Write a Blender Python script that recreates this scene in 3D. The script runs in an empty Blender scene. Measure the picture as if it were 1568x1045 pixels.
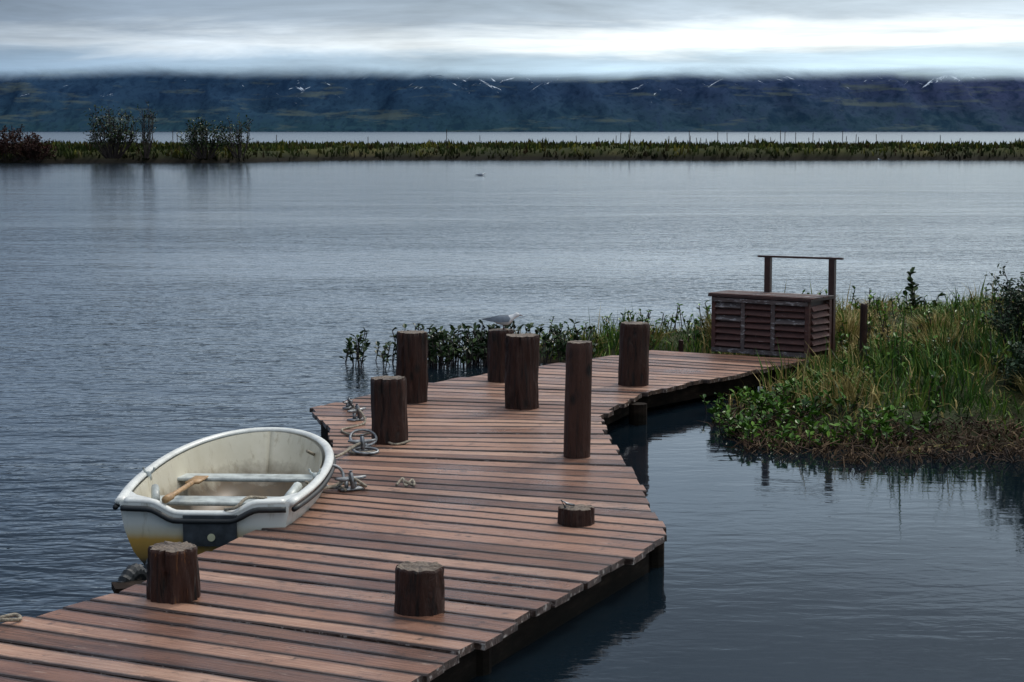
import bpy, math, random
from mathutils import Vector, noise, Matrix
random.seed(7)
R=random.random
U=random.uniform
scene=bpy.context.scene
V=Vector

# ------------------------------------------------------------ helpers
class MB:
    def __init__(s): s.v=[];s.f=[];s.m=[];s.uv=[]
    def add(s,vs,fs,m=0,uvs=None):
        o=len(s.v); s.v.extend([tuple(p) for p in vs])
        for k,f in enumerate(fs):
            s.f.append([o+i for i in f]); s.m.append(m)
            s.uv.append(uvs[k] if uvs else None)
    def box(s,c,ax,ay,az,m=0):
        c=V(c);ax=V(ax);ay=V(ay);az=V(az)
        vs=[c+ax*i+ay*j+az*k for k in(-1,1) for j in(-1,1) for i in(-1,1)]
        s.add(vs,[(0,2,3,1),(4,5,7,6),(0,1,5,4),(2,6,7,3),(0,4,6,2),(1,3,7,5)],m)
    def tube(s,pts,rad,n=8,m=0,closed=False,flat=1.0):
        pts=[V(p) for p in pts];N=len(pts);vs=[];fs=[]
        for i,p in enumerate(pts):
            if closed: t=pts[(i+1)%N]-pts[i-1]
            else: t=pts[min(i+1,N-1)]-pts[max(i-1,0)]
            if t.length<1e-9:t=V((0,0,1))
            t.normalize()
            up=V((0,0,1)) if abs(t.z)<.95 else V((0,1,0))
            a=t.cross(up).normalized();b=a.cross(t).normalized()
            r=rad(i/(max(N-1,1))) if callable(rad) else rad
            for k in range(n):
                q=2*math.pi*k/n
                vs.append(p+a*math.cos(q)*r+b*math.sin(q)*r*flat)
        L=N if closed else N-1
        for i in range(L):
            for k in range(n):
                j=(i+1)%N
                fs.append((i*n+k,i*n+(k+1)%n,j*n+(k+1)%n,j*n+k))
        if not closed:
            fs.append(tuple(range(n))[::-1]); fs.append(tuple((N-1)*n+k for k in range(n)))
        s.add(vs,fs,m)
    def leaf(s,p,d,l,w,m=0,curl=.15):
        p=V(p);d=V(d).normalized()
        sd=d.cross(V((U(-.4,.4),U(-.4,.4),1)))
        if sd.length<.01: sd=V((1,0,0))
        sd.normalize();up=sd.cross(d)
        s.add([p,p+d*l*.35+sd*w*.5+up*l*curl,p+d*l*.75+sd*w*.38+up*l*curl,p+d*l,p+d*l*.75-sd*w*.38+up*l*curl,p+d*l*.35-sd*w*.5+up*l*curl],
              [(0,1,2,3),(0,3,4,5)],m)
    def blade(s,p,h,w,lean,az,m=0):
        p=V(p);dx=V((math.cos(az),math.sin(az),0));a2=U(0,6.28);sd=V((math.cos(a2),math.sin(a2),0))*w*.5
        q=p+V((0,0,h*.55))+dx*lean*.35
        e=p+V((0,0,h*(1-.3*min(1,lean/h))))+dx*lean
        s.add([p-sd,p+sd,q+sd*.8,q-sd*.8,e],[(0,1,2,3),(3,2,4)],m)
    def obj(s,name,mats,smooth=False,parent=None):
        me=bpy.data.meshes.new(name);me.from_pydata(s.v,[],s.f)
        for m in mats: me.materials.append(m)
        me.polygons.foreach_set('material_index',s.m)
        if smooth: me.polygons.foreach_set('use_smooth',[True]*len(s.f))
        if any(u for u in s.uv):
            ul=me.uv_layers.new(name='UVMap')
            i=0
            for k,f in enumerate(s.f):
                for j in range(len(f)):
                    if s.uv[k]: ul.data[i].uv=s.uv[k][j]
                    i+=1
        me.update()
        o=bpy.data.objects.new(name,me);scene.collection.objects.link(o)
        if parent: o.parent=parent
        return o
def empty(name,loc=(0,0,0),rz=0):
    e=bpy.data.objects.new(name,None);scene.collection.objects.link(e);e.location=loc;e.rotation_euler=(0,0,rz);e.empty_display_size=.2
    return e

class NT:
    def __init__(s,name):
        s.mat=bpy.data.materials.new(name);s.mat.use_nodes=True;s.t=s.mat.node_tree
        s.b=s.t.nodes['Principled BSDF'];s.out=s.t.nodes['Material Output']
    def n(s,ty,ins=None,**pr):
        nd=s.t.nodes.new(ty)
        for k,v in pr.items(): setattr(nd,k,v)
        for k,v in (ins or {}).items(): s.set(nd.inputs[k],v)
        return nd
    def set(s,i,v):
        if isinstance(v,bpy.types.NodeSocket): s.t.links.new(v,i)
        else: i.default_value=v
    def math(s,op,a,b=0.0,c=0.0,clamp=False):
        nd=s.n('ShaderNodeMath',{0:a,1:b,2:c},operation=op,use_clamp=clamp);return nd.outputs[0]
    def mix(s,f,a,b,blend='MIX'):
        a=a if isinstance(a,bpy.types.NodeSocket) else (*a,1)
        b=b if isinstance(b,bpy.types.NodeSocket) else (*b,1)
        nd=s.n('ShaderNodeMix',None,data_type='RGBA',blend_type=blend)
        s.set(nd.inputs[0],f);s.set(nd.inputs[6],a);s.set(nd.inputs[7],b);return nd.outputs[2]
    def ramp(s,f,els,interp='LINEAR'):
        nd=s.n('ShaderNodeValToRGB',{0:f});cr=nd.color_ramp;cr.interpolation=interp
        while len(cr.elements)<len(els): cr.elements.new(.5)
        for e,(p,c) in zip(cr.elements,els):
            e.position=p;e.color=(*c,1) if not isinstance(c,(int,float)) else (c,c,c,1)
        return nd.outputs[0]
    def rng(s,v,a,b,c=0.0,d=1.0,smooth=False):
        nd=s.n('ShaderNodeMapRange',{0:v,1:a,2:b,3:c,4:d},clamp=True)
        if smooth: nd.interpolation_type='SMOOTHSTEP'
        return nd.outputs[0]
    def pos(s): return s.n('ShaderNodeNewGeometry').outputs['Position']
    def nz(s): return s.n('ShaderNodeSeparateXYZ',{0:s.n('ShaderNodeNewGeometry').outputs['True Normal']}).outputs[2]
    def scl(s,v,k): return s.n('ShaderNodeVectorMath',{0:v,1:k},operation='MULTIPLY').outputs[0]
    def noise(s,v,sc=1,det=3,rough=.55,dist=0):
        return s.n('ShaderNodeTexNoise',{'Vector':v,'Scale':sc,'Detail':det,'Roughness':rough,'Distortion':dist}).outputs[0]
    def bump(s,h,dist,st=1.0):
        return s.n('ShaderNodeBump',{'Height':h,'Distance':dist,'Strength':st}).outputs[0]
    def isl(s): return s.n('ShaderNodeNewGeometry').outputs['Random Per Island']
    def fin(s,col=None,rough=None,nrm=None,spec=None,**k):
        if col is not None: s.set(s.b.inputs['Base Color'],col if isinstance(col,bpy.types.NodeSocket) else (*col,1))
        if rough is not None: s.set(s.b.inputs['Roughness'],rough)
        if nrm is not None: s.set(s.b.inputs['Normal'],nrm)
        if spec is not None: s.b.inputs['Specular IOR Level'].default_value=spec
        for a,v in k.items(): s.set(s.b.inputs[a.replace('_',' ')],v)
        return s.mat

# ------------------------------------------------------------ materials
def m_deck():
    t=NT('deck_wood');uv=t.n('ShaderNodeTexCoord').outputs['UV'];p=t.pos()
    g=t.noise(t.scl(uv,(1.6,38,1)),1,5,.6)
    g2=t.noise(t.scl(uv,(4,110,1)),1,2,.6)
    isl=t.isl()
    tone=t.math('ADD',t.math('MULTIPLY',isl,.55),t.math('MULTIPLY',g,.60))
    c=t.ramp(tone,[(.2,(.082,.037,.023)),(.5,(.245,.118,.074)),(.74,(.39,.21,.138)),(.98,(.56,.36,.255))])
    big=t.noise(t.scl(p,(.6,1.1,1)),1,4,.6)
    c=t.mix(t.rng(big,.46,.68,0,.8),c,t.mix(1.0,c,(.46,.40,.40),'MULTIPLY'))
    sc=t.noise(t.scl(uv,(4,16,1)),1,5,.72)
    c=t.mix(t.rng(sc,.61,.71,0,.7),c,(.60,.47,.385))
    st=t.noise(t.scl(uv,(1.2,9,1)),1,5,.75)
    c=t.mix(t.rng(st,.56,.70,0,.75),c,(.050,.026,.018))
    dk=t.noise(t.scl(p,(9,9,9)),1,4,.7)
    c=t.mix(t.rng(dk,.59,.71,0,.75),c,(.035,.022,.016))
    vv=t.n('ShaderNodeSeparateXYZ',{0:uv}).outputs[1]
    ed=t.math('ABSOLUTE',t.math('SUBTRACT',vv,.13))
    ed=t.math('ADD',ed,t.math('MULTIPLY',t.math('SUBTRACT',t.noise(t.scl(uv,(7,3,1)),1,4,.7),.5),.06))
    c=t.mix(t.rng(ed,.086,.126,0,.9),c,(.020,.012,.009))
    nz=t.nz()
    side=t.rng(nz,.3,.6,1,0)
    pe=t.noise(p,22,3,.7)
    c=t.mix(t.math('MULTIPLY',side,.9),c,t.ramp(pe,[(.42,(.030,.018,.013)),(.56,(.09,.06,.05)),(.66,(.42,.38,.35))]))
    r=t.rng(t.noise(p,1.3,3),.35,.65,.26,.52)
    return t.fin(c,r,t.bump(t.math('ADD',g,t.math('MULTIPLY',g2,.6)),.010))
def m_beam():
    t=NT('old_beam');p=t.pos()
    n=t.noise(t.scl(p,(3,3,14)),1,4,.65);n2=t.noise(t.scl(p,(5,5,1)),1,3)
    c=t.ramp(n,[(.3,(.006,.004,.003)),(.55,(.022,.014,.010)),(.75,(.06,.042,.030))])
    c=t.mix(t.rng(n2,.45,.65,0,.7),c,(.008,.007,.005))
    z=t.n('ShaderNodeSeparateXYZ',{0:p}).outputs[2]
    c=t.mix(t.rng(z,.03,.14,.8,0),c,(.004,.004,.003))
    return t.fin(c,.85,t.bump(n,.01),.1)
def m_log(name,dark=(.008,.004,.003),mid=(.036,.014,.009),lt=(.10,.042,.026)):
    t=NT(name);p=t.n('ShaderNodeTexCoord').outputs['Object']
    n=t.noise(t.scl(p,(14,14,2.0)),1,6,.7,.9);n2=t.noise(t.scl(p,(60,60,5)),1,3,.6)
    c=t.ramp(t.math('ADD',t.math('MULTIPLY',n,.7),t.math('MULTIPLY',n2,.3)),[(.40,dark),(.49,mid),(.58,mid),(.68,lt)])
    kn=t.n('ShaderNodeTexVoronoi',{'Vector':t.scl(p,(5,5,3.2)),'Scale':1.0}).outputs[0]
    c=t.mix(t.rng(kn,.1,.22,.9,0),c,(.006,.004,.003))
    blot=t.noise(t.scl(p,(7,7,4)),1,4,.7)
    c=t.mix(t.rng(blot,.58,.68,0,.35),c,(.08,.055,.045))
    nz=t.nz()
    rad=t.n('ShaderNodeVectorMath',{0:t.scl(p,(1,1,0))},operation='LENGTH').outputs['Value']
    ring=t.math('SINE',t.math('ADD',t.math('MULTIPLY',rad,260),t.math('MULTIPLY',n2,8)))
    top=t.mix(t.rng(ring,-1,1,.1,.7),(.26,.205,.155),(.10,.07,.052))
    top=t.mix(t.rng(t.noise(p,9,4,.7),.48,.62,0,.8),top,(.04,.027,.02))
    an=t.n('ShaderNodeTexGradient',{0:p},gradient_type='RADIAL').outputs[1]
    cr=t.math('ABSOLUTE',t.math('SINE',t.math('ADD',t.math('MULTIPLY',an,22),t.math('MULTIPLY',n,3))))
    top=t.mix(t.rng(cr,.0,.12,.9,0),top,(.015,.010,.008))
    c=t.mix(t.rng(nz,.6,.85),c,top)
    return t.fin(c,t.rng(n,.3,.7,.4,.7),t.bump(n,.035),spec=.3)
def m_simple(name,c,rough=.5,var=.25,sc=8,metal=0,bump=.0,spec=.5):
    t=NT(name);p=t.n('ShaderNodeTexCoord').outputs['Object'];n=t.noise(p,sc,4,.65)
    d=tuple(x*max(0.05,1-var*1.6) for x in c);l=tuple(min(1,x*(1+var)) for x in c)
    return t.fin(t.ramp(n,[(.32,d),(.68,l)]),rough,t.bump(n,bump) if bump else None,spec,Metallic=metal)
def m_peel(name,c,pc,thr=.58):
    t=NT(name);p=t.n('ShaderNodeTexCoord').outputs['Object'];n=t.noise(t.scl(p,(6,6,14)),1,4,.65);n2=t.noise(t.scl(p,(9,9,34)),1,5,.75)
    b=t.mix(n,tuple(x*.35 for x in c),tuple(x*1.6 for x in c))
    b=t.mix(t.rng(n2,thr,thr+.08,0,.85),b,pc)
    return t.fin(b,.65,t.bump(n2,.01))
def m_leaf(name,cols,rough=.6):
    t=NT(name);i=t.isl();p=t.pos();n=t.noise(p,.9,3,.6)
    k=t.math('ADD',t.math('MULTIPLY',i,.6),t.math('MULTIPLY',t.math('SUBTRACT',n,.36),1.5),clamp=True)
    els=[(j/(len(cols)-1),c) for j,c in enumerate(cols)]
    return t.fin(t.ramp(k,els),rough,spec=.25)
def m_hull():
    t=NT('hull_gelcoat');p=t.n('ShaderNodeTexCoord').outputs['Object'];z=t.n('ShaderNodeSeparateXYZ',{0:p}).outputs[2]
    n=t.noise(t.scl(p,(4,4,2)),1,4,.6);n2=t.noise(t.scl(p,(14,14,2.5)),1,4,.7)
    zz=t.math('ADD',z,t.math('MULTIPLY',t.math('SUBTRACT',n,.5),.06))
    c=t.ramp(t.math('MULTIPLY',zz,2.0),[(.03,(.02,.018,.01)),(.09,(.16,.10,.02)),(.34,(.42,.25,.05)),(.42,(.48,.43,.30)),(.56,(.55,.57,.54)),(.9,(.68,.70,.68))])
    c=t.mix(t.rng(n2,.55,.72,0,.6),c,(.20,.17,.11))
    return t.fin(c,.32)
def m_inner():
    t=NT('boat_interior');p=t.n('ShaderNodeTexCoord').outputs['Object'];z=t.n('ShaderNodeSeparateXYZ',{0:p}).outputs[2]
    n=t.noise(p,5,5,.65);n2=t.noise(t.scl(p,(12,12,3)),1,5,.75)
    c=t.mix(n,(.58,.53,.39),(.76,.72,.60))
    c=t.mix(t.rng(n2,.54,.72,0,.6),c,(.30,.23,.12))
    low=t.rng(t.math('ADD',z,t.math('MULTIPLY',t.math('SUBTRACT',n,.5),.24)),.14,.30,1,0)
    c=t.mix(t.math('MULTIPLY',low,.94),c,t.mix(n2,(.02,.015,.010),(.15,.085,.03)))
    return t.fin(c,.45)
def m_water():
    t=NT('lake_water');p=t.pos()
    sp=t.n('ShaderNodeSeparateXYZ',{0:p})
    w1=t.noise(t.scl(p,(1.3,2.8,1)),1,2,.6,.3)
    w2=t.noise(t.scl(p,(5,9,1)),1,2,.6,.4)
    w3=t.noise(t.scl(p,(.3,.6,1)),1,1,.5)
    patch=t.noise(t.scl(p,(.045,.13,1)),1,3,.55,.5)
    amp=t.rng(patch,.35,.62,.5,1.15)
    cx=t.rng(sp.outputs[0],-.9,1.0,0,1,True);cy=t.rng(sp.outputs[1],18,34,1,0,True)
    amp=t.math('MULTIPLY',amp,t.math('SUBTRACT',1.0,t.math('MULTIPLY',t.math('MULTIPLY',cx,cy),.87)))
    far=t.rng(sp.outputs[1],30,170,1,.3)
    amp=t.math('MULTIPLY',amp,far)
    h=t.math('ADD',t.math('ADD',t.math('MULTIPLY',w1,.5),t.math('MULTIPLY',w2,.2)),t.math('MULTIPLY',w3,.5))
    nr=t.bump(t.math('MULTIPLY',h,amp),.044)
    col=t.mix(t.rng(patch,.4,.6),(.003,.007,.011),(.006,.012,.018))
    return t.fin(col,t.rng(sp.outputs[1],14,190,.04,.16),nr,IOR=1.333)
def m_mountain():
    t=NT('mountain_rock_hazed');p=t.pos();z=t.n('ShaderNodeSeparateXYZ',{0:p});x=z.outputs[0];z=z.outputs[2]
    a=t.noise(t.scl(p,(.0016,.0016,.008)),1,4,.6);b=t.noise(t.scl(p,(.022,.006,.03)),1,7,.7,.6)
    f=t.noise(t.scl(p,(.09,.02,.12)),1,4,.7,.3)
    left=t.mix(a,(.013,.034,.072),(.024,.052,.095))  # bluish haze of distance is put into these base colours
    right=t.mix(a,(.036,.050,.115),(.054,.056,.110))
    c=t.mix(t.rng(x,-100,1500),left,right)
    green=t.rng(t.math('ADD',z,t.math('MULTIPLY',t.math('SUBTRACT',a,.5),90)),14,85,.8,0)
    c=t.mix(t.math('MULTIPLY',green,t.rng(b,.35,.65,.3,1)),c,(.022,.056,.052))
    c=t.mix(t.rng(b,.48,.62,0,.65),c,(.007,.020,.048))
    c=t.mix(t.rng(f,.5,.66,0,.5),c,(.006,.015,.036))
    ol=t.noise(t.scl(p,(.006,.004,.05)),1,6,.68)
    c=t.mix(t.rng(ol,.55,.66,0,.6),c,(.080,.100,.088))
    # snow lying in gullies: small thin streaks in loose clusters
    rot=t.n('ShaderNodeCombineXYZ',{0:t.math('ADD',t.math('MULTIPLY',x,.060),t.math('MULTIPLY',z,.10)),1:t.math('MULTIPLY',z,.026),2:0.0}).outputs[0]
    rot2=t.n('ShaderNodeCombineXYZ',{0:t.math('SUBTRACT',t.math('MULTIPLY',x,.052),t.math('MULTIPLY',z,.09)),1:t.math('MULTIPLY',z,.028),2:4.0}).outputs[0]
    s=t.math('MAXIMUM',t.noise(rot,1,5,.7,.8),t.noise(rot2,1,5,.7,.8));s2=t.noise(t.scl(p,(.0045,.0045,.012)),1,3)
    zc=t.math('ADD',t.rng(z,45,90,-.12,.03),t.rng(t.math('ABSOLUTE',t.math('ADD',x,250)),300,900,.02,-.015))
    sn=t.rng(t.math('ADD',t.math('ADD',s,zc),t.math('MULTIPLY',t.math('SUBTRACT',s2,.5),.5)),.705,.74)
    c=t.mix(t.math('MULTIPLY',sn,t.rng(z,108,122,.9,0)),c,(.66,.74,.84))
    t.fin(c,.95,spec=.0)
    fn=t.noise(t.scl(p,(.0022,.0007,.010)),1,6,.6,.6)
    al=t.rng(t.math('ADD',z,t.math('MULTIPLY',t.math('SUBTRACT',fn,.5),45)),106,146,1,0,True)  # tops fade to transparent, standing in for low cloud
    t.set(t.b.inputs['Alpha'],al)
    return t.mat
def m_ground():
    t=NT('bank_soil');p=t.pos();n=t.noise(p,2.5,5,.65);n2=t.noise(p,14,4,.7)
    z=t.n('ShaderNodeSeparateXYZ',{0:p}).outputs[2]
    c=t.ramp(n,[(.35,(.014,.022,.006)),(.55,(.03,.042,.011)),(.7,(.07,.06,.025))])
    c=t.mix(t.rng(z,.0,.12,.9,0),c,t.mix(n2,(.014,.010,.007),(.05,.034,.022)))
    return t.fin(c,.9,t.bump(n2,.05),.2)
def m_spit():
    t=NT('spit_soil');p=t.pos();n=t.noise(t.scl(p,(.25,.1,.5)),1,5,.65)
    z=t.n('ShaderNodeSeparateXYZ',{0:p}).outputs[2]
    c=t.ramp(n,[(.35,(.02,.028,.008)),(.55,(.045,.05,.014)),(.7,(.11,.095,.03))])
    c=t.mix(t.rng(z,.2,1.0,1,0),c,(.010,.009,.006))
    return t.fin(c,.95,spec=.1)
def m_spitveg():
    t=NT('spit_vegetation');i=t.isl();p=t.pos();n=t.noise(t.scl(p,(.28,.12,.0)),1,3,.6);n2=t.noise(t.scl(p,(1.1,.3,0)),1,3,.6)
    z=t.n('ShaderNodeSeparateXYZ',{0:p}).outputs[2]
    k=t.math('ADD',t.math('MULTIPLY',i,.35),t.math('MULTIPLY',t.math('SUBTRACT',n,.3),1.4),clamp=True)
    c=t.ramp(k,[(0,(.012,.020,.006)),(.35,(.028,.042,.010)),(.55,(.045,.065,.012)),(.75,(.19,.17,.028)),(1,(.09,.075,.020))])
    c=t.mix(t.rng(n2,.5,.65,0,.8),c,(.045,.020,.010))
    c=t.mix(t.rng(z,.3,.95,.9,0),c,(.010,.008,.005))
    return t.fin(c,.8,spec=.1)

M_deck=m_deck();M_beam=m_beam();M_log=m_log('log_bark');M_post=m_log('stained_post',(.026,.011,.007),(.054,.022,.014),(.075,.034,.022))
M_split=m_log('split_log',(.006,.004,.003),(.042,.016,.010),(.34,.14,.045))
M_hull=m_hull();M_inner=m_inner()
M_white=m_simple('gunwale_white',(.74,.75,.71),.35,.12,6)
M_seat=m_simple('thwart_grey',(.48,.52,.50),.4,.3,7)
M_black=m_simple('black_rubber',(.014,.017,.019),.5,.3,12)
M_pad=m_simple('motor_pad',(.035,.042,.05),.45,.4,9)
M_oar=m_simple('oar_wood',(.42,.25,.11),.5,.25,14)
M_badge=m_simple('badge_paint',(.50,.50,.34),.4,.1,14)
M_metal=m_simple('galvanised_steel',(.30,.31,.32),.45,.4,20,.7)
M_rope=m_simple('rope',(.30,.26,.20),.85,.4,40,bump=.01)
M_bench=m_peel('bench_slats',(.070,.026,.020),(.30,.25,.24),.62)
M_benchg=m_peel('bench_weathered',(.085,.065,.062),(.38,.36,.36),.54)
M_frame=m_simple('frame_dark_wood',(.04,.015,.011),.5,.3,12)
M_grass=m_leaf('grass_green',[(.010,.026,.004),(.026,.070,.010),(.055,.13,.016),(.14,.21,.028),(.27,.27,.06)])
M_straw=m_leaf('grass_straw',[(.09,.07,.016),(.26,.20,.06),(.50,.40,.19)],.8)
M_lf=m_leaf('leaf_green',[(.012,.038,.005),(.038,.10,.012),(.09,.20,.022),(.18,.31,.04)],.4)
M_lfd=m_leaf('leaf_dark',[(.006,.014,.006),(.018,.042,.012),(.05,.09,.02)],.4)
M_willow=m_leaf('willow_leaf',[(.012,.028,.014),(.035,.065,.032),(.09,.14,.08)],.6)
M_dead=m_leaf('dead_stems',[(.015,.010,.007),(.06,.035,.02),(.20,.13,.07)],.8)
M_twig=m_simple('twig_bark',(.030,.020,.018),.8,.3,10)
M_brownleaf=m_leaf('brown_leaf',[(.014,.006,.005),(.040,.014,.010),(.08,.028,.018)],.7)
M_spitveg=m_spitveg()
M_gw=m_simple('gull_white',(.62,.64,.66),.7,.1,20);M_gg=m_simple('gull_grey',(.13,.16,.20),.7,.15,20);M_gb=m_simple('gull_beak',(.10,.03,.02),.4,.1,20)

# ------------------------------------------------------------ water (one sheet to the horizon)
mb=MB();mb.add([(-9000,-60,0),(9000,-60,0),(9000,9000,0),(-9000,9000,0)],[(0,1,2,3)])
mb.obj('lake_water',[m_water()])

# ------------------------------------------------------------ mountains
mb=MB();nx,ny=620,80;X0,X1,Y0,Y1=-4000,4000,3950,5200
vs=[];fs=[]
for j in range(ny+1):
    for i in range(nx+1):
        x=X0+(X1-X0)*i/nx;y=Y0+(Y1-Y0)*(j/ny)**1.4
        sh=60*noise.noise(V((x/500,3.1,0)))
        dy=max(0,y-4000-sh)
        rg=min(1.7,noise.ridged_multi_fractal(V((x/150+y/700*.6,y/800,1.7)),.9,2.1,6,1.0,2.0))
        fb=noise.fractal(V((x/200,y/200,5)),.9,2,6)
        damp=1.0
        zb=dy*.40*(1+.18*noise.noise(V((x/900,8,0))))
        if zb>85: damp=max(.12,1-(zb-85)/60)
        z=zb+((rg-1.1)*36*min(1,dy/160)+fb*16*min(1,dy/100))*damp
        if dy<=0: z=-3
        vs.append((x,y,z))
for j in range(ny):
    for i in range(nx):
        a=j*(nx+1)+i;fs.append((a,a+1,a+nx+2,a+nx+1))
mb.add(vs,fs);mb.obj('mountain_range',[m_mountain()],True)

# ------------------------------------------------------------ far spit
def spit_h(x,y):
    fy=193+3*noise.noise(V((x/14,1,0)))+1.2*noise.noise(V((x/2.5,4,0)))
    if x<-18: fy-= min(17,( -18-x)*2.0)
    d=y-fy
    if d<0: return -.4
    k=min(1,d/3);k2=min(1,max(0,(226-y)/6))
    return (.25+.8*k+.35*noise.noise(V((x/5,y/6,0)))+.3*noise.noise(V((x/1.3,y/2,3))))*k2-.3*(1-k2)
mb=MB();vs=[];fs=[];nx,ny=520,44
for j in range(ny+1):
    for i in range(nx+1):
        x=-150+300*i/nx;y=172+58*j/ny;vs.append((x,y,spit_h(x,y)))
for j in range(ny):
    for i in range(nx):
        a=j*(nx+1)+i;fs.append((a,a+1,a+nx+2,a+nx+1))
mb.add(vs,fs);mb.obj('spit_ground',[m_spit()],True)
mb=MB()
for _ in range(36000):
    x=U(-75,75);y=174+50*R()**1.6
    h=spit_h(x,y)
    if h<0.02: continue
    c=.5+.5*noise.noise(V((x/1.5,y/3,9)))
    c2=.5+.5*noise.noise(V((x/6,y/9,2)))
    hh=U(.2,.5)+1.1*c*c2
    mb.blade((x,y,h-.1),hh,U(.12,.32),U(.05,.3),U(0,6.28),0)
for _ in range(46):
    x=U(10,40) if R()<.6 else U(-50,60);y=U(196,215);mb.tube([(x,y,.5),(x+U(-.1,.1),y,U(2.0,3.0))],.035,4,1)
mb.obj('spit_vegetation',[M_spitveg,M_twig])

def bush(name,c,rx,h,nb,nl,ls,mats,tw=.010):
    mb=MB();c=V(c)
    for b in range(nb):
        a=U(0,6.28);rr=rx*math.sqrt(R());tip=c+V((math.cos(a)*rr,math.sin(a)*rr,h*U(.5,1)*(1-.25*(rr/rx)**2)))
        base=c+V((math.cos(a)*rr*.3,math.sin(a)*rr*.3,-.1))
        pts=[];k=6
        for i in range(k+1):
            s=i/k;q=base.lerp(tip,s);q.x+=math.cos(a)*rr*.2*math.sin(s*3.14)+U(-1,1)*h*.015;q.y+=U(-1,1)*h*.015;pts.append(q)
        r0=h*tw
        mb.tube(pts,lambda s:r0*(1-.8*s),5,0)
        for m in range(8):
            s=U(.3,1);i=min(k-1,int(s*k));q=pts[i].lerp(pts[min(k,i+1)],s*k-i)
            d=V((U(-1,1),U(-1,1),U(.2,1.2))).normalized()*h*U(.08,.2)
            mb.tube([q,q+d*.5+V((0,0,h*.01)),q+d],lambda s:r0*.4*(1-.6*s),4,0)
            for l in range(nl):
                t=U(.1,1.05);p=q+d*t+V((U(-1,1),U(-1,1),U(-1,1)))*ls*.8
                mb.leaf(p,(U(-1,1),U(-1,1),U(-.3,1)),ls*U(.6,1.3),ls*U(.45,.7),1)
    return mb.obj(name,mats)
bush('shrub',(-45.3,176,.2),3.2,3.0,60,9,.22,[M_twig,M_brownleaf])
bush('shrub',(-42.6,175,.1),2.0,2.1,30,9,.22,[M_twig,M_brownleaf])
bush('bush',(-35.6,175.5,.5),2.4,5.0,42,3,.26,[M_twig,M_lfd],.012)
bush('bush',(-32.8,176.5,.5),1.0,4.8,14,2,.2,[M_twig,M_lfd],.012)
bush('bush',(-27.4,175.5,.5),2.3,3.8,36,4,.27,[M_twig,M_lfd],.012)
bush('bush',(-24.5,177,.5),1.5,4.1,20,2,.24,[M_twig,M_lfd],.012)

# ------------------------------------------------------------ near grassy bank
poly=[(-.6,25.1),(.5,24.5),(1.5,24.35),(2.2,24.1),(3.1,23.2),(3.25,22.4),(2.9,21.5),(2.35,20.4),(2.0,19.4),(2.2,18.4),(2.45,17.7),(3.0,17.9),(3.5,17.3),(4.0,17.7),(4.6,17.5),(5.2,17.9),(6,17.3),(9,16.5),(16,15),(22,31),(10,30.5),(6,29.6),(5,28.9),(4,28.2),(3.2,27.8),(2.2,27.1),(1.0,26.4),(0,25.8)]
def sdist(x,y):
    ins=False;dm=1e9;n=len(poly)
    for i in range(n):
        ax,ay=poly[i];bx,by=poly[(i+1)%n]
        if (ay>y)!=(by>y) and x<(bx-ax)*(y-ay)/(by-ay)+ax: ins=not ins
        ex,ey=bx-ax,by-ay;t=max(0,min(1,((x-ax)*ex+(y-ay)*ey)/(ex*ex+ey*ey)))
        d=math.hypot(x-ax-ex*t,y-ay-ey*t);dm=min(dm,d)
    return dm if ins else -dm
def bank_h(x,y):
    d=sdist(x,y)+.35*noise.noise(V((x*1.1,y*1.1,2)))
    if d<0: return max(-.4,d*.5)
    s=min(1,d/2.8);s=s*s*(3-2*s)
    return min(.2,.09*d+.02)*1.0+.27*s+.09*noise.noise(V((x*1.5,y*1.5,0)))*min(1,d)
mb=MB();vs=[];fs=[];nx,ny=170,130
for j in range(ny+1):
    for i in range(nx+1):
        x=-1.5+19*i/nx;y=14.5+17*j/ny;vs.append((x,y,bank_h(x,y)))
for j in range(ny):
    for i in range(nx):
        a=j*(nx+1)+i;fs.append((a,a+1,a+nx+2,a+nx+1))
mb.add(vs,fs);mb.obj('grassy_bank',[m_ground()],True)
def on_deck(x,y):
    a=V((1.3,23.9));b=V((3.55,22.5))
    n=V((b.y-a.y,-(b.x-a.x))).normalized()
    return (V((x,y))-a).dot(n)>-.02 and y>18 and x<3.6-(22.5-y)*.85 and sdist(x,y)<.9
mb=MB()
for _ in range(54000):
    x=U(-.8,9.5);y=U(16.8,30.5)
    if x>y*.3: continue
    d=sdist(x,y)
    if d<-.08: continue
    if on_deck(x,y) and (y<24): continue
    h=max(0,bank_h(x,y))
    cl=noise.noise(V((x*1.1,y*1.1,4)));cl2=noise.noise(V((x*.8+9,y*.8,6)))
    if cl<-.25 and R()<.5: continue
    if d<.45 and R()<.5: continue
    hh=U(.12,.27)*(1+1.2*cl)
    if R()<.04: hh*=1.8
    m=0
    if cl2>.15 and R()<.75: m=1;hh*=1.05
    elif R()<.12: m=1
    if d<.8 and y<20: m=2 if R()<.45 else m; hh*=.6
    if 2.7<x<6 and 18.6<y<22.5: hh*=1.4
    if y>26: hh*=.85
    mb.blade((x,y,h-.02),hh,U(.010,.022),U(.03,.25)*(1.3 if m==1 else 1),U(0,6.28),m)
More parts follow.
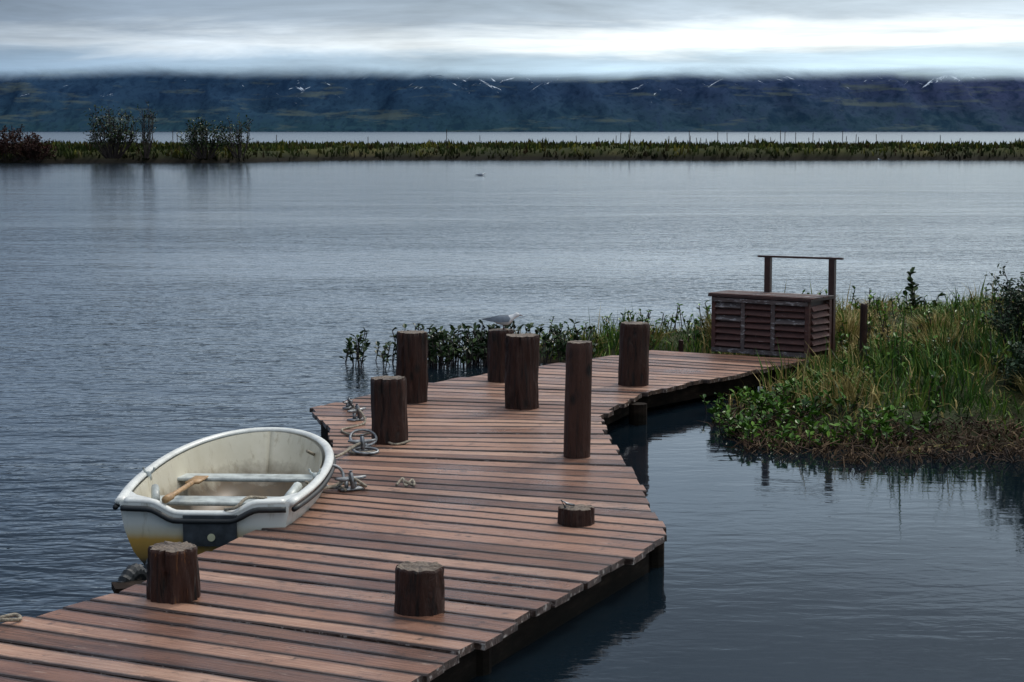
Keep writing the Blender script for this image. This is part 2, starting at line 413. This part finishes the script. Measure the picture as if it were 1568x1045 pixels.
for (tx,ty,tr,n,hh) in [(4.65,21.2,.28,520,.5),(2.72,24.7,.3,420,.6),(4.2,24.3,.35,260,.45),(5.1,23.5,.35,300,.4),(3.9,25.2,.35,260,.4),(1.7,25.0,.3,200,.35),(.9,24.9,.25,160,.35),(.2,25.1,.2,120,.35),(4.95,26.5,.3,160,.4),(5.2,19.2,.25,160,.3),(5.6,22,.3,200,.35),(4.4,22.6,.25,200,.35)]:
    for _ in range(n):
        a=U(0,6.28);r=tr*math.sqrt(R())*.6;x=tx+math.cos(a)*r;y=ty+math.sin(a)*r
        mb.blade((x,y,max(0,bank_h(x,y))-.02),hh*U(.6,1.1),U(.008,.016),U(.1,.35),a+U(-.5,.5),1 if R()<.8 else 0)
mb.obj('bank_grass',[M_grass,M_straw,M_dead])

def leafy(mb,p,h,n,ls,m=0,st=1,spread=.3):
    p=V(p);tip=p+V((U(-1,1)*spread*h,U(-1,1)*spread*h,h))
    mb.tube([p,p.lerp(tip,.5)+V((U(-.02,.02),0,.01)),tip],.006,4,st)
    for k in range(n):
        s=U(.3,1) if k else 1;q=p.lerp(tip,s);a=U(0,6.28)
        mb.leaf(q,(math.cos(a),math.sin(a),U(.1,1.2)),ls*U(.7,1.3),ls*U(.45,.75),m)
mb=MB()
for _ in range(460):
    x=U(-2.15,1.0);y=24.55+.22*x+U(-.5,.55)
    dens=.22 if x<-1.3 else (.9 if x<0 else .45)
    if R()>dens: continue
    leafy(mb,(x,y,-.05),U(.2,.5),random.randint(4,8),.085)
mb.obj('marsh_plants',[M_lfd,M_twig])
mb=MB()
for _ in range(620):
    x=U(2.0,4.0);y=U(17.6,21.0);d=sdist(x,y)
    if d<-.22 or d>.9 or noise.noise(V((x*2,y*2,1)))<-.12: continue
    leafy(mb,(x,y,max(-.03,bank_h(x,y)-.02)),U(.06,.2),random.randint(4,8),.07)
for _ in range(420):
    x=U(3.3,6.5);y=U(18.8,25.5)
    if noise.noise(V((x*1.2,y*1.2,7)))<0: continue
    leafy(mb,(x,y,bank_h(x,y)),U(.15,.42),random.randint(5,10),.06)
for _ in range(90):
    x=U(.3,3);y=U(24.6,26.4)
    if sdist(x,y)<0: continue
    leafy(mb,(x,y,bank_h(x,y)),U(.15,.38),random.randint(4,8),.06)
mb.obj('bank_plants',[M_lf,M_twig])
mb=MB()
for _ in range(1500):
    x=U(2.1,6.5);y=17.45+U(-.55,.8)+(.5 if x<2.8 else 0)
    z=max(.0,bank_h(x,y));a=U(0,6.28);l=U(.08,.3)
    if z<=0 and R()<.4: continue
    mb.tube([(x,y,z-.02),(x+math.cos(a)*l*.5,y+math.sin(a)*l*.5,z+U(.02,.10)),(x+math.cos(a)*l,y+math.sin(a)*l,z+U(-.02,.13))],.005,3,0)
    if R()<.5: mb.leaf((x,y,z+.03),(U(-1,1),U(-1,1),U(0,1)),.07,.03,0)
mb.obj('dead_reeds',[M_dead])
mb=MB()
for k in range(5):
    p=V((5.42+U(-.14,.14),26+U(-.1,.1),.3))
    leafy(mb,p,U(.4,.75),12,.11,0,1,.3)
mb.obj('tall_herb',[M_lfd,M_twig])
bush('willow_bush',(5.62,20.7,.3),.55,1.32,50,12,.055,[M_twig,M_willow])
bush('willow_bush',(5.35,19.5,.2),.5,.8,34,12,.055,[M_twig,M_willow])
bush('willow_bush',(6.2,19.8,.2),.8,1.2,34,9,.055,[M_twig,M_willow])

# ------------------------------------------------------------ pier
pier=empty('wooden_pier')
ZD=.26
L=[(-3.724,8.82),(-2.750,10.30),(-2.269,11.049),(-1.416,13.773),(-1.512,16.069),(-1.618,17.21),(-1.925,18.57),(-.874,20.475),(.567,22.224),(1.707,23.564)]
Rr=[(-1.216,7.641),(-.535,9.153),(-.183,9.935),(1.032,12.638),(.899,15.58),(.823,17.2),(.794,18.01),(1.408,19.847),(2.463,21.198),(3.45,22.547)]
def lerp2(a,b,t): return (a[0]+(b[0]-a[0])*t,a[1]+(b[1]-a[1])*t)
mb=MB();rows=[]
SP=.235
for s in range(len(L)-1):
    ml=((L[s+1][0]+Rr[s+1][0]-L[s][0]-Rr[s][0])/2,(L[s+1][1]+Rr[s+1][1]-L[s][1]-Rr[s][1])/2)
    n=max(2,round(math.hypot(*ml)/SP))
    for k in range(n): rows.append((lerp2(L[s],L[s+1],k/n),lerp2(Rr[s],Rr[s+1],k/n),lerp2(L[s],L[s+1],(k+1)/n),lerp2(Rr[s],Rr[s+1],(k+1)/n)))
for (a,b,c,d) in rows:
    a,b,c,d=V(a),V(b),V(c),V(d)
    ax=(b-a).normalized()
    g1=.012+U(-.003,.008);g2=.012+U(-.003,.006)
    e1=U(-.03,.025);e2=U(-.03,.045)
    up=(c-a).normalized();up2=(d-b).normalized()
    q=[a-ax*e1+up*g1,b+ax*e2+up2*g2,d+ax*e2-up2*g1,c-ax*e1-up*g2]
    z1=ZD+U(-.005,.005);z2=ZD+U(-.005,.005);th=.042;tl=U(-.006,.003)
    ns=8;vs=[];Ln=(b-a).length;W=.26;off=U(0,500)
    zz=[z1+(z2-z1)*i/ns+U(-.002,.002) for i in range(ns+1)]
    ch=.007
    for i in range(ns+1):
        t=i/ns;p=q[0].lerp(q[1],t);r=q[3].lerp(q[2],t);z=zz[i];w=(r-p).normalized()*ch
        vs+= [(p.x,p.y,z+tl-th),(p.x,p.y,z+tl-ch),(p.x+w.x,p.y+w.y,z+tl),(r.x-w.x,r.y-w.y,z),(r.x,r.y,z-ch),(r.x,r.y,z-th)]
    fs=[];uvs=[]
    vv=[-.03,-.01,.0,W,W+.01,W+.03]
    for i in range(ns):
        for k in range(6):
            k2=(k+1)%6
            fs.append((i*6+k,(i+1)*6+k,(i+1)*6+k2,i*6+k2))
            u0=off+Ln*i/ns;u1=off+Ln*(i+1)/ns;uvs.append([(u0,vv[k]),(u1,vv[k]),(u1,vv[k2]),(u0,vv[k2])])
    fs.append((0,1,2,3,4,5));uvs.append([(off,x) for x in vv])
    o=ns*6;fs.append((o+5,o+4,o+3,o+2,o+1,o));uvs.append([(off,x) for x in vv])
    fs=[tuple(reversed(f)) for f in fs];uvs=[list(reversed(u)) for u in uvs]
    mb.add(vs,fs,0,uvs)
mb.obj('deck_boards',[M_deck],parent=pier)
mb=MB()
def path_in(P,Q,t): return [lerp2(P[i],Q[i],t) for i in range(len(P))]
for t in (.05,.33,.66,.935):
    pts=path_in(L,Rr,t)
    for i in range(len(pts)-1):
        a=V((*pts[i],0));b=V((*pts[i+1],0));d=(b-a);n=V((-d.y,d.x,0)).normalized();dn=d.normalized()
        hh=.11 if i<6 else .075
        mb.box(((a+b)/2)+V((0,0,ZD-.053-hh-.002)),d/2+dn*.02*(1 if i%2 else .6),n*(.035+.001*(i%2)),V((0,0,hh+.001*(i%2))))
for i in range(len(L)):
    for t in (.09,.5,.91):
        p=lerp2(L[i],Rr[i],t);mb.tube([(p[0],p[1],-.5),(p[0]+.01,p[1],.03),(p[0],p[1],ZD-.055)],.085,10)
    a=V((*lerp2(L[i],Rr[i],.07),.03));b=V((*lerp2(L[i],Rr[i],.93),.03));d=b-a
    mb.box((a+b)/2,d/2,V((-d.y,d.x,0)).normalized()*.06,V((0,0,.05)))
for q in [(1.25,19.25),(.93,12.9),(-.2,10.3)]:
    mb.tube([(q[0],q[1],-.5),(q[0],q[1],ZD-.055)],.09,12)
mb.obj('support_beams',[M_beam],parent=pier)

def post(name,x,y,r,h,mat,square=0,rough=.07,slant=0,cracks=7):
    mb=MB();n=72;vs=[];fs=[];seed=U(0,99)
    K=26
    ck=[(U(0,6.28),U(.012,.03)*(1 if square<.2 else .3),U(.03,.07),U(.2,1.1)) for _ in range(cracks)]
    for j in range(K+1):
        z=h*j/K
        for k in range(n):
            a=2*math.pi*k/n
            rr=r*(1+rough*.9*noise.noise(V((math.cos(a)*1.6,math.sin(a)*1.6,z*1.5+seed)))+rough*.8*noise.noise(V((math.cos(a)*6,math.sin(a)*6,z*3+seed)))+rough*.35*noise.noise(V((math.cos(a)*18,math.sin(a)*18,z*6+seed))))
            rr*=1-.03*z/h
            if square: rr*=(1-square+square/ (abs(math.cos(a))**8+abs(math.sin(a))**8)**(1/8))*.97
            for (ca,cd,cw,cl) in ck:
                da=abs((a-ca-.25*noise.noise(V((z*4,ca,seed)))+math.pi)%(2*math.pi)-math.pi)
                if da<cw*2: rr-=cd*math.exp(-(da/cw)**2)*max(0,min(1,(z/h-(1-cl))*4))
            zz=z
            if j==K: rr-=.007
            if j>=K-1: zz+=slant*math.cos(a)*.5*r+.010*noise.noise(V((math.cos(a)*3,math.sin(a)*3,seed)))
            vs.append((rr*math.cos(a),rr*math.sin(a),zz))
    for j in range(K):
        for k in range(n): fs.append((j*n+k,j*n+(k+1)%n,(j+1)*n+(k+1)%n,(j+1)*n+k))
    vs.append((0,0,h+.002))
    for k in range(n): fs.append((K*n+k,K*n+(k+1)%n,len(vs)-1))
    mb.add(vs,fs);o=mb.obj(name,[mat],False)
    me=o.data
    for pl in me.polygons: pl.use_smooth = pl.index< (K-1)*n
    o.location=(x,y,ZD-.006);o.rotation_euler=(U(-.02,.02),U(-.02,.02),U(0,6) if not square else .15)
    return o
post('mooring_post',-1.920,10.92,.145,.30,M_split,rough=.17,cracks=16)
post('mooring_post',-.513,10.617,.138,.255,M_log,rough=.08,cracks=6)
post('mooring_post',.433,13.05,.122,.115,M_log,rough=.1)
post('mooring_post',.528,15.80,.113,.94,M_post,.25,.02,.1)
post('mooring_post',-1.039,16.48,.158,.56,M_log,.15,.07)
post('mooring_post',-.986,19.02,.158,.69,M_log,rough=.13,cracks=10)
post('mooring_post',.10,18.61,.165,.70,M_log,rough=.13,cracks=10)
post('mooring_post',-.112,20.6,.135,.55,M_log,rough=.12)
post('mooring_post',1.27,20.31,.160,.65,M_log,.2,.08)
p=post('fence_post',4.0,22.2,.042,.72,M_log);p.location.z=.22
p=post('fence_post',2.06,23.75,.03,.18,M_log);p.location.z=.18

# ------------------------------------------------------------ slatted locker + frame
lk=empty('storage_bench')
A=V((2.41,23.42,ZD));B=V((3.46,22.66,ZD));ux=(B-A).normalized();LW=(B-A).length;uy=V((-ux.y,ux.x,0));D=.5;H=.66
mb=MB()
Z=V((0,0,1))
def pt(a,b,c): return A+ux*a+uy*b+Z*c
def slats(o,d,nrm,wid,rows,z0,z1,m=0):
    st=(z1-z0)/rows
    for i in range(rows):
        z=z0+st*(i+.5);j=U(-.004,.004)
        mb.box(o+d*wid/2+Z*z+nrm*(.004+j),d*(wid/2)+Z*U(-.005,.005),nrm*.008+Z*.006,Z*(st*.34)-nrm*.018,1 if R()<.2 else m)
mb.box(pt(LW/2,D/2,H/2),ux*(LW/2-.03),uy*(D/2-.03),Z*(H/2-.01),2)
xs=[0,.40,.80,LW-.05]
for x in xs: mb.box(pt(x+.025,0,H/2),ux*.026,uy*.030,Z*H/2,1 if x in(.40,.80) else 0)
for i in range(3): slats(pt(xs[i]+.055,-.008,0),ux,-uy,xs[i+1]-xs[i]-.06,7,.06,H-.06)
mb.box(pt(LW,D-.03,H/2),ux*.028,uy*.03,Z*H/2,0)
slats(pt(LW+.008,.03,0),uy,ux,D-.09,7,.05,H-.05)
mb.box(pt(LW/2,-.01,.03),ux*(LW/2-.01),uy*.038,Z*.025,1)
mb.box(pt(LW/2,-.012,H-.03),ux*(LW/2-.01),uy*.038,Z*.022,1)
mb.box(pt(LW/2,D/2,H+.016),ux*(LW/2+.04),uy*(D/2+.05),Z*.013,2)
for k in range(4): mb.box(pt(LW/2,-.02+D*(k+.5)/4.0+.012*k-.01,H+.036),ux*(LW/2+.05),uy*(D/8-.006+.004),Z*.006,1 if k%2 else 0)
mb.box(pt(LW*.45,-.06,.03),ux*.02,uy*.02,Z*.028,1)
mb.obj('locker',[M_bench,M_benchg,M_frame],parent=lk)
fr=MB()
p1=V((3.08,23.52,0));p2=V((3.79,23.14,0))
d=(p2-p1).normalized();nn=V((-d.y,d.x,0))
for p in(p1,p2): fr.box(p+Z*.68,d*.036,nn*.036,Z*.70)
fr.box((p1+p2)/2+Z*1.392,d*.53,nn*.03,Z*.011)
fr.obj('railing_frame',[M_frame],parent=lk)

# ------------------------------------------------------------ boat
boat=empty('rowing_boat',(-2.06,12.93,0),math.radians(-3))
WS=.87
BL=2.6
def hb(s):
    if s<.35: return WS*(.66+.08*math.sin(s/.35*math.pi/2))
    q=(s-.35)/.65;return WS*.74*max(0,1-q**2.5)**(1/2.1)
def rimz(s): return .42+.09*s*s
def keel(s): return -.10+.18*max(0,(s-.6)/.4)**2
NS=34;NP=24
def station(i): return math.sin(math.pi/2*i/NS)**1.0
def sect(s,off=0.0,top=0.0,ph=0):
    b=max(0.0,hb(s)-off);zr=rimz(s)-top;zk=keel(s)+off*1.2
    c=math.cos(ph);x=b*(1 if c>=0 else -1)*abs(c)**.55;z=zr-(zr-zk)*abs(math.sin(ph))**.75
    x*=.88+.12*((z-zk)/(zr-zk))
    return x,z
def shell(off,mat,flip,top=0):
    mb=MB();vs=[];fs=[]
    for i in range(NS+1):
        s=station(i)
        for k in range(NP+1):
            ph=math.pi*k/NP;x,z=sect(s,off,top,ph);y=s*BL
            y-= off*s
            y-= .22*(s**6)*(1-(z-keel(s))/(rimz(s)-keel(s)))
            vs.append((x,y,z))
    for i in range(NS):
        for k in range(NP):
            a=i*(NP+1)+k;f=(a,a+1,a+NP+2,a+NP+1);fs.append(f if flip else f[::-1])
    mb.add(vs,fs);return mb
shell(0,0,False).obj('hull',[M_hull],True,boat)
shell(.05,0,True).obj('inner_liner',[M_inner],True,boat)
def tz(x):
    a=abs(x)/WS;k=max(0,min(1,(a-.20)/.22));k=k*k*(3-2*k);return rimz(0)-.075*(1-k)
mb=MB();n=40;vs=[];fs=[]
prof=[sect(0,0,0,math.pi*k/60) for k in range(61)]
def lowz(x): return min(prof,key=lambda q:abs(q[0]-x))[1]
for k in range(n+1):
    x=WS*(-.655+1.31*k/n);bz=min(lowz(x),tz(x)-.001);bow=-.05*(1-(x/.66/WS)**2)
    for (yy,zz) in((bow,bz),(bow,tz(x)),(bow+.06,tz(x)),(bow+.06,bz)): vs.append((x,yy,zz))
for k in range(n):
    for j in range(4):
        a=k*4;fs.append((a+j,a+(j+1)%4,a+4+(j+1)%4,a+4+j))
mb.add(vs,fs);mb.obj('transom',[M_hull],False,boat)
rim=[]
for i in range(0,NS+1): s=station(i);rim.append((-hb(s),s*BL,rimz(s)+.004))
r2=[(hb(station(i)),station(i)*BL,rimz(station(i))+.004) for i in range(NS-1,-1,-1)]
path=rim+r2
tp=[(WS*x/100.0,-.05*(1-(x/66)**2)+.03,tz(WS*x/100.0)+.006) for x in range(62,-63,-4)]
mb=MB();mb.tube(path,.034,10,0,False,.62);mb.tube(tp,.034,10,0,False,.6)
mb.obj('gunwale',[M_white],True,boat)
mb=MB()
mb.tube([(x*1.0+(.03 if x>0 else -.03 if x<0 else 0),y+(.02 if y>BL*.9 else 0),z-.042) for x,y,z in path],.019,8)
mb.tube([(x*1.03,y-.055,z-.042) for x,y,z in tp],.020,8)
mb.obj('rub_rail',[M_black],True,boat)
mb=MB()
for sg in(-1,1):
    z=rimz(0)+.012
    a=[(sg*.66*WS,.0,z),(sg*.36*WS,-.015,z-.01),(sg*.45*WS,.10,z),(sg*.58*WS,.20,z),(sg*.67*WS,.34,z+.002)]
    b=[(x,y,zz-.03) for x,y,zz in a];f=[(0,1,2,3,4),(9,8,7,6,5)]+[(i,(i+1)%5,5+(i+1)%5,5+i) for i in range(5)]
    mb.add(a+b,f)
mb.obj('corner_knees',[M_white],False,boat)
def thwart(y,w,z,th,name,mat=M_seat,wf=.965):
    mb=MB();s=y/BL;b=hb(s)-.055;b2=hb((y+w)/BL)-.055
    a=[(-b*wf,y,z),(b*wf,y,z),(b2*wf,y+w,z),(-b2*wf,y+w,z)];c=[(x,yy,z-th) for x,yy,_ in a]
    mb.add(a+c,[(0,1,2,3),(7,6,5,4),(0,4,5,1),(1,5,6,2),(2,6,7,3),(3,7,4,0)]);o=mb.obj(name,[mat],False,boat)
    bv=o.modifiers.new('b','BEVEL');bv.width=.012;bv.segments=2
thwart(.70,.24,.29,.03,'middle_thwart')
thwart(1.55,.20,.31,.03,'forward_thwart')
thwart(.06,.14,.22,.03,'stern_thwart',M_inner)
mb=MB();mb.box((.05,-.066,.235),(.18,0,0),(0,.012,0),(0,0,.095),0);mb.box((.05,-.02,.337),(.18,0,0),(0,.06,0),(0,0,.012),0)
mb.obj('motor_pad',[M_pad],False,boat)
mb=MB();mb.tube([(.06,-.077,.2),(.06,-.083,.2)],.026,18);mb.obj('badge',[M_badge],False,boat)
mb=MB()
a=V((-.26,.0,.44));b=V((-.33,1.15,.345))
mb.tube([a,a.lerp(b,.5),b],.018,8,0)
d=(b-a).normalized();sd=d.cross(Z).normalized();mb.box(b+d*.22,d*.24,sd*.05,Z*.008,0)
mb.tube([a-d*.02,a+d*.22],.026,8,0)
mb.obj('oar',[M_oar],True,boat)
mb=MB()
for sg in(-1,1):
    mb.tube([(sg*.69*WS,.95,.40),(sg*.69*WS,.95,.46)],.018,8)
    mb.tube([(sg*.69*WS+.04*math.cos(a),.95,.49-.04*math.sin(a)) for a in [i*math.pi/8 for i in range(9)]],.009,6)
mb.tube([(.46,.45,.33),(.51,.75,.40)],.035,8);mb.tube([(-.46,.55,.33),(-.51,.75,.38)],.03,8)
mb.obj('rowlocks',[M_seat],True,boat)

# ------------------------------------------------------------ small pier hardware
def cleat(x,y,rz,s=1.0):
    mb=MB()
    mb.box((0,0,.008),(.09*s,0,0),(0,.045*s,0),(0,0,.008))
    for sx in(-.035,.035): mb.tube([(sx*s,0,.01),(sx*s,0,.075*s)],.017*s,8)
    mb.tube([(-.13*s,0,.095*s),(-.06*s,0,.085*s),(.06*s,0,.085*s),(.13*s,0,.095*s)],lambda t:.021*s*(1-.5*abs(2*t-1)**2),8)
    mb.tube([(0,-.05,.02),(0,0,.13*s),(0,0,.15*s)],.02*s,8)
    o=mb.obj('mooring_cleat',[M_metal],True);o.location=(x,y,ZD+.004);o.rotation_euler=(0,0,rz)
cleat(-1.19,14.25,.5,.95);cleat(-1.24,16.02,.3,.9);cleat(-1.42,17.75,1.0,1.0);cleat(-1.56,18.5,1.2,.7)
def ring(x,y,r,tilt,rz):
    mb=MB();mb.tube([(r*math.cos(a),r*math.sin(a),0) for a in [i*math.pi/12 for i in range(24)]],.012,6,0,True)
    o=mb.obj('mooring_ring',[M_metal],True);o.location=(x,y,ZD+.015+r*math.sin(tilt));o.rotation_euler=(tilt,0,rz)
ring(-1.25,16.3,.11,.5,.2);ring(-1.2,15.9,.10,.1,.6);ring(-1.33,14.3,.085,1.2,.3)
def rope(name,pts,r=.011,wig=0.0,sub=8):
    P=[V(p) for p in pts];out=[]
    for i in range(len(P)-1):
        p0=P[max(i-1,0)];p1=P[i];p2=P[i+1];p3=P[min(i+2,len(P)-1)]
        for k in range(sub):
            t=k/sub;q=.5*((2*p1)+(-p0+p2)*t+(2*p0-5*p1+4*p2-p3)*t*t+(-p0+3*p1-3*p2+p3)*t**3)
            out.append(q+V((U(-1,1),U(-1,1),0))*wig)
    out.append(P[-1]);mb=MB();mb.tube(out,r,7);mb.obj(name,[M_rope],True)
g=ZD+.014
rope('mooring_rope',[(-1.56,14.75,.47),(-1.52,15.1,.38),(-1.42,15.6,g+.01),(-1.28,15.95,g+.05),(-1.2,16.08,g+.06),(-1.35,16.1,g),(-1.3,15.85,g),(-1.12,15.9,g)],.012)
rope('mooring_rope',[(-1.45,13.6,.44),(-1.40,13.95,.33),(-1.3,14.2,g+.03),(-1.2,14.27,g+.08),(-1.08,14.2,g+.03),(-1.12,14.4,g),(-1.28,14.38,g+.01),(-1.22,14.18,g)],.011)
rope('rope_scrap',[(-.86,14.38,g),(-.82,14.50,g+.03),(-.79,14.36,g),(-.75,14.50,g+.02),(-.73,14.38,g),(-.80,14.40,g+.03)],.010)
rope('mooring_rope',[(-1.52,18.6,g),(-1.45,18.2,g),(-1.5,17.9,g+.05),(-1.40,17.72,g+.09),(-1.33,17.5,g),(-1.5,17.1,g),(-1.35,16.7,g+.01),(-1.18,16.55,g+.05),(-1.0,16.30,g),(-.86,16.42,g+.01)],.010)
rope('mooring_rope',[(-2.80,10.35,g),(-2.7,10.42,g+.01),(-2.66,10.36,g),(-2.76,10.28,g+.01),(-2.95,10.3,.2)],.011)
rope('stern_line',[(-1.92,12.9,.38),(-1.84,12.87,.40),(-1.78,13.0,.44),(-1.68,13.2,.40)],.011)
mb=MB();mb.tube([(.36,13.0,.37),(.33,12.98,.43),(.37,13.0,.40),(.42,13.02,.385)],.010,6);mb.obj('iron_hook',[M_metal],True)
def tyre(x,y,z,rz,tx):
    mb=MB();Rj,r=.12,.05;vs=[];fs=[];n,k=40,12
    for i in range(n):
        a=2*math.pi*i/n
        for j in range(k):
            b=2*math.pi*j/k;rr=Rj+r*math.cos(b);tr=1+.035*((i%2)*2-1)*(1 if math.cos(b)>.5 else 0)
            vs.append((rr*tr*math.cos(a),r*.85*math.sin(b),rr*tr*math.sin(a)))
    for i in range(n):
        for j in range(k): fs.append((i*k+j,i*k+(j+1)%k,((i+1)%n)*k+(j+1)%k,((i+1)%n)*k+j))
    mb.add(vs,fs);o=mb.obj('tyre_fender',[M_black],False);o.location=(x,y,z);o.rotation_euler=(tx,0,rz)
tyre(-2.30,11.60,.13,1.25,.15)
tyre(-2.20,11.98,.12,1.3,-.1)
mb=MB();mb.box((-2.2,11.42,.2),(.16,.04,0),(-.03,.09,0),(0,0,.02));mb.obj('step_board',[M_beam])

# ------------------------------------------------------------ gulls
def gull(loc,rz,legs=True,s=1.0):
    mb=MB()
    prof=[(-.17,.010,.008,.010),(-.12,.026,.014,.004),(-.07,.042,.034,-.002),(-.01,.054,.05,-.004),(.05,.052,.052,0),(.09,.036,.04,.018),(.115,.027,.03,.04),(.14,.027,.027,.055),(.16,.018,.019,.056),(.17,.008,.008,.053)]
    vs=[];fs=[];n=14
    for (x,w,h,z) in prof:
        for k in range(n):
            a=2*math.pi*k/n;vs.append((x,w*math.cos(a),z+h*math.sin(a)))
    for i in range(len(prof)-1):
        for k in range(n): fs.append((i*n+k,i*n+(k+1)%n,(i+1)*n+(k+1)%n,(i+1)*n+k))
    fs.append(tuple(range(n)));fs.append(tuple(((len(prof)-1)*n+k) for k in range(n))[::-1])
    mb.add(vs,fs,0)
    mb.tube([(.165,0,.053),(.185,0,.05),(.205,0,.043)],lambda t:.008*(1-.7*t),6,2)
    for sg in(-1,1):
        w=[(.07,.052,.02),(.03,.06,.03),(-.06,.053,.034),(-.16,.022,.024),(-.24,.004,.014),(-.14,.03,-.012),(-.04,.058,-.02),(.05,.058,-.012)]
        w=[(x,sg*y,z) for x,y,z in w]+[(-.04,sg*.012,.052),(.05,sg*.012,.056)]
        mb.add(w,[(0,1,9),(1,2,8,9),(2,3,8),(1,0,7),(1,7,6,2),(2,6,5,3),(3,5,4)],1)
    if legs:
        for sg in(-1,1): mb.tube([(0,sg*.02,-.04),(0,sg*.02,-.095)],.004,5,2);mb.box((.012,sg*.02,-.097),(.02,0,0),(0,.012,0),(0,0,.002),2)
    o=mb.obj('gull',[M_gw,M_gg,M_gb],True);o.location=loc;o.rotation_euler=(0,0,rz);o.scale=(s,s,s)
gull((-.09,20.6,ZD+.55+.095),.1,True,1.0)
gull((-2.0,126,.04),.2,False,1.7)
gull((35.5,190,.05),2.0,False,1.7)

# ------------------------------------------------------------ sky + sun
w=bpy.data.worlds.new('World');scene.world=w;w.use_nodes=True;nt=w.node_tree
class WT(NT):
    def __init__(s,t): s.t=t
t=WT(nt)
for n in list(nt.nodes): nt.nodes.remove(n)
out=nt.nodes.new('ShaderNodeOutputWorld')
EL,AZ=math.radians(42),math.radians(35)
sky=t.n('ShaderNodeTexSky',None,sky_type='NISHITA',sun_disc=False,sun_elevation=EL,sun_rotation=AZ)
bg1=t.n('ShaderNodeBackground',{0:sky.outputs[0],1:.10})
dr=t.n('ShaderNodeTexCoord').outputs['Generated'];sp=t.n('ShaderNodeSeparateXYZ',{0:dr})
x,y,z=sp.outputs
n1=t.noise(t.scl(dr,(6,6,60)),1,6,.6,.5);n2=t.noise(t.scl(dr,(5,5,36)),1,6,.62,.4)
zz=t.math('ADD',t.math('ABSOLUTE',z),t.math('MULTIPLY',t.math('SUBTRACT',n1,.5),.032))
r=t.math('SQRT',t.math('MAXIMUM',zz,0.0))
c=t.ramp(r,[(.0,(.46,.66,.80)),(.165,(.42,.58,.72)),(.19,(.40,.54,.67)),(.210,(.82,.89,.93)),(.235,(.36,.44,.53)),(.262,(.30,.38,.47)),(.32,(.56,.68,.82)),(.42,(.32,.42,.54)),(.50,(.15,.19,.25)),(.64,(.11,.15,.20)),(.8,(.66,.72,.80)),(1,(1.10,1.13,1.18))])
side=t.rng(x,-.28,.28,.62,1.85)
c=t.mix(1.0,c,t.n('ShaderNodeCombineColor',{0:side,1:t.rng(x,-.28,.28,.69,1.78),2:t.rng(x,-.28,.28,.80,1.66)}).outputs[0],'MULTIPLY')
v=t.rng(n2,.3,.7,.66,1.34)
c=t.mix(1.0,c,t.n('ShaderNodeCombineColor',{0:v,1:v,2:v}).outputs[0],'MULTIPLY')
bg2=t.n('ShaderNodeBackground',{0:c,1:1.0})
mx=t.n('ShaderNodeMixShader',{0:.92,1:bg1.outputs[0],2:bg2.outputs[0]})
nt.links.new(mx.outputs[0],out.inputs[0])
sl=bpy.data.lights.new('sun','SUN');sl.energy=1.5;sl.angle=math.radians(11);sl.color=(1,.93,.84)
so=bpy.data.objects.new('sun',sl);scene.collection.objects.link(so)
dv=V((math.sin(AZ)*math.cos(EL),math.cos(AZ)*math.cos(EL),math.sin(EL)))
so.rotation_euler=dv.to_track_quat('Z','Y').to_euler();so.location=(0,0,30)

cam=bpy.data.cameras.new('camera');cam.lens=68.9;cam.sensor_width=36;cam.clip_end=20000;cam.clip_start=.1
co=bpy.data.objects.new('camera',cam);scene.collection.objects.link(co)
co.location=(0,0,2.9);co.rotation_euler=(math.radians(90-6.14),0,0);scene.camera=co
scene.view_settings.view_transform='Standard';scene.view_settings.look='None';scene.view_settings.exposure=0
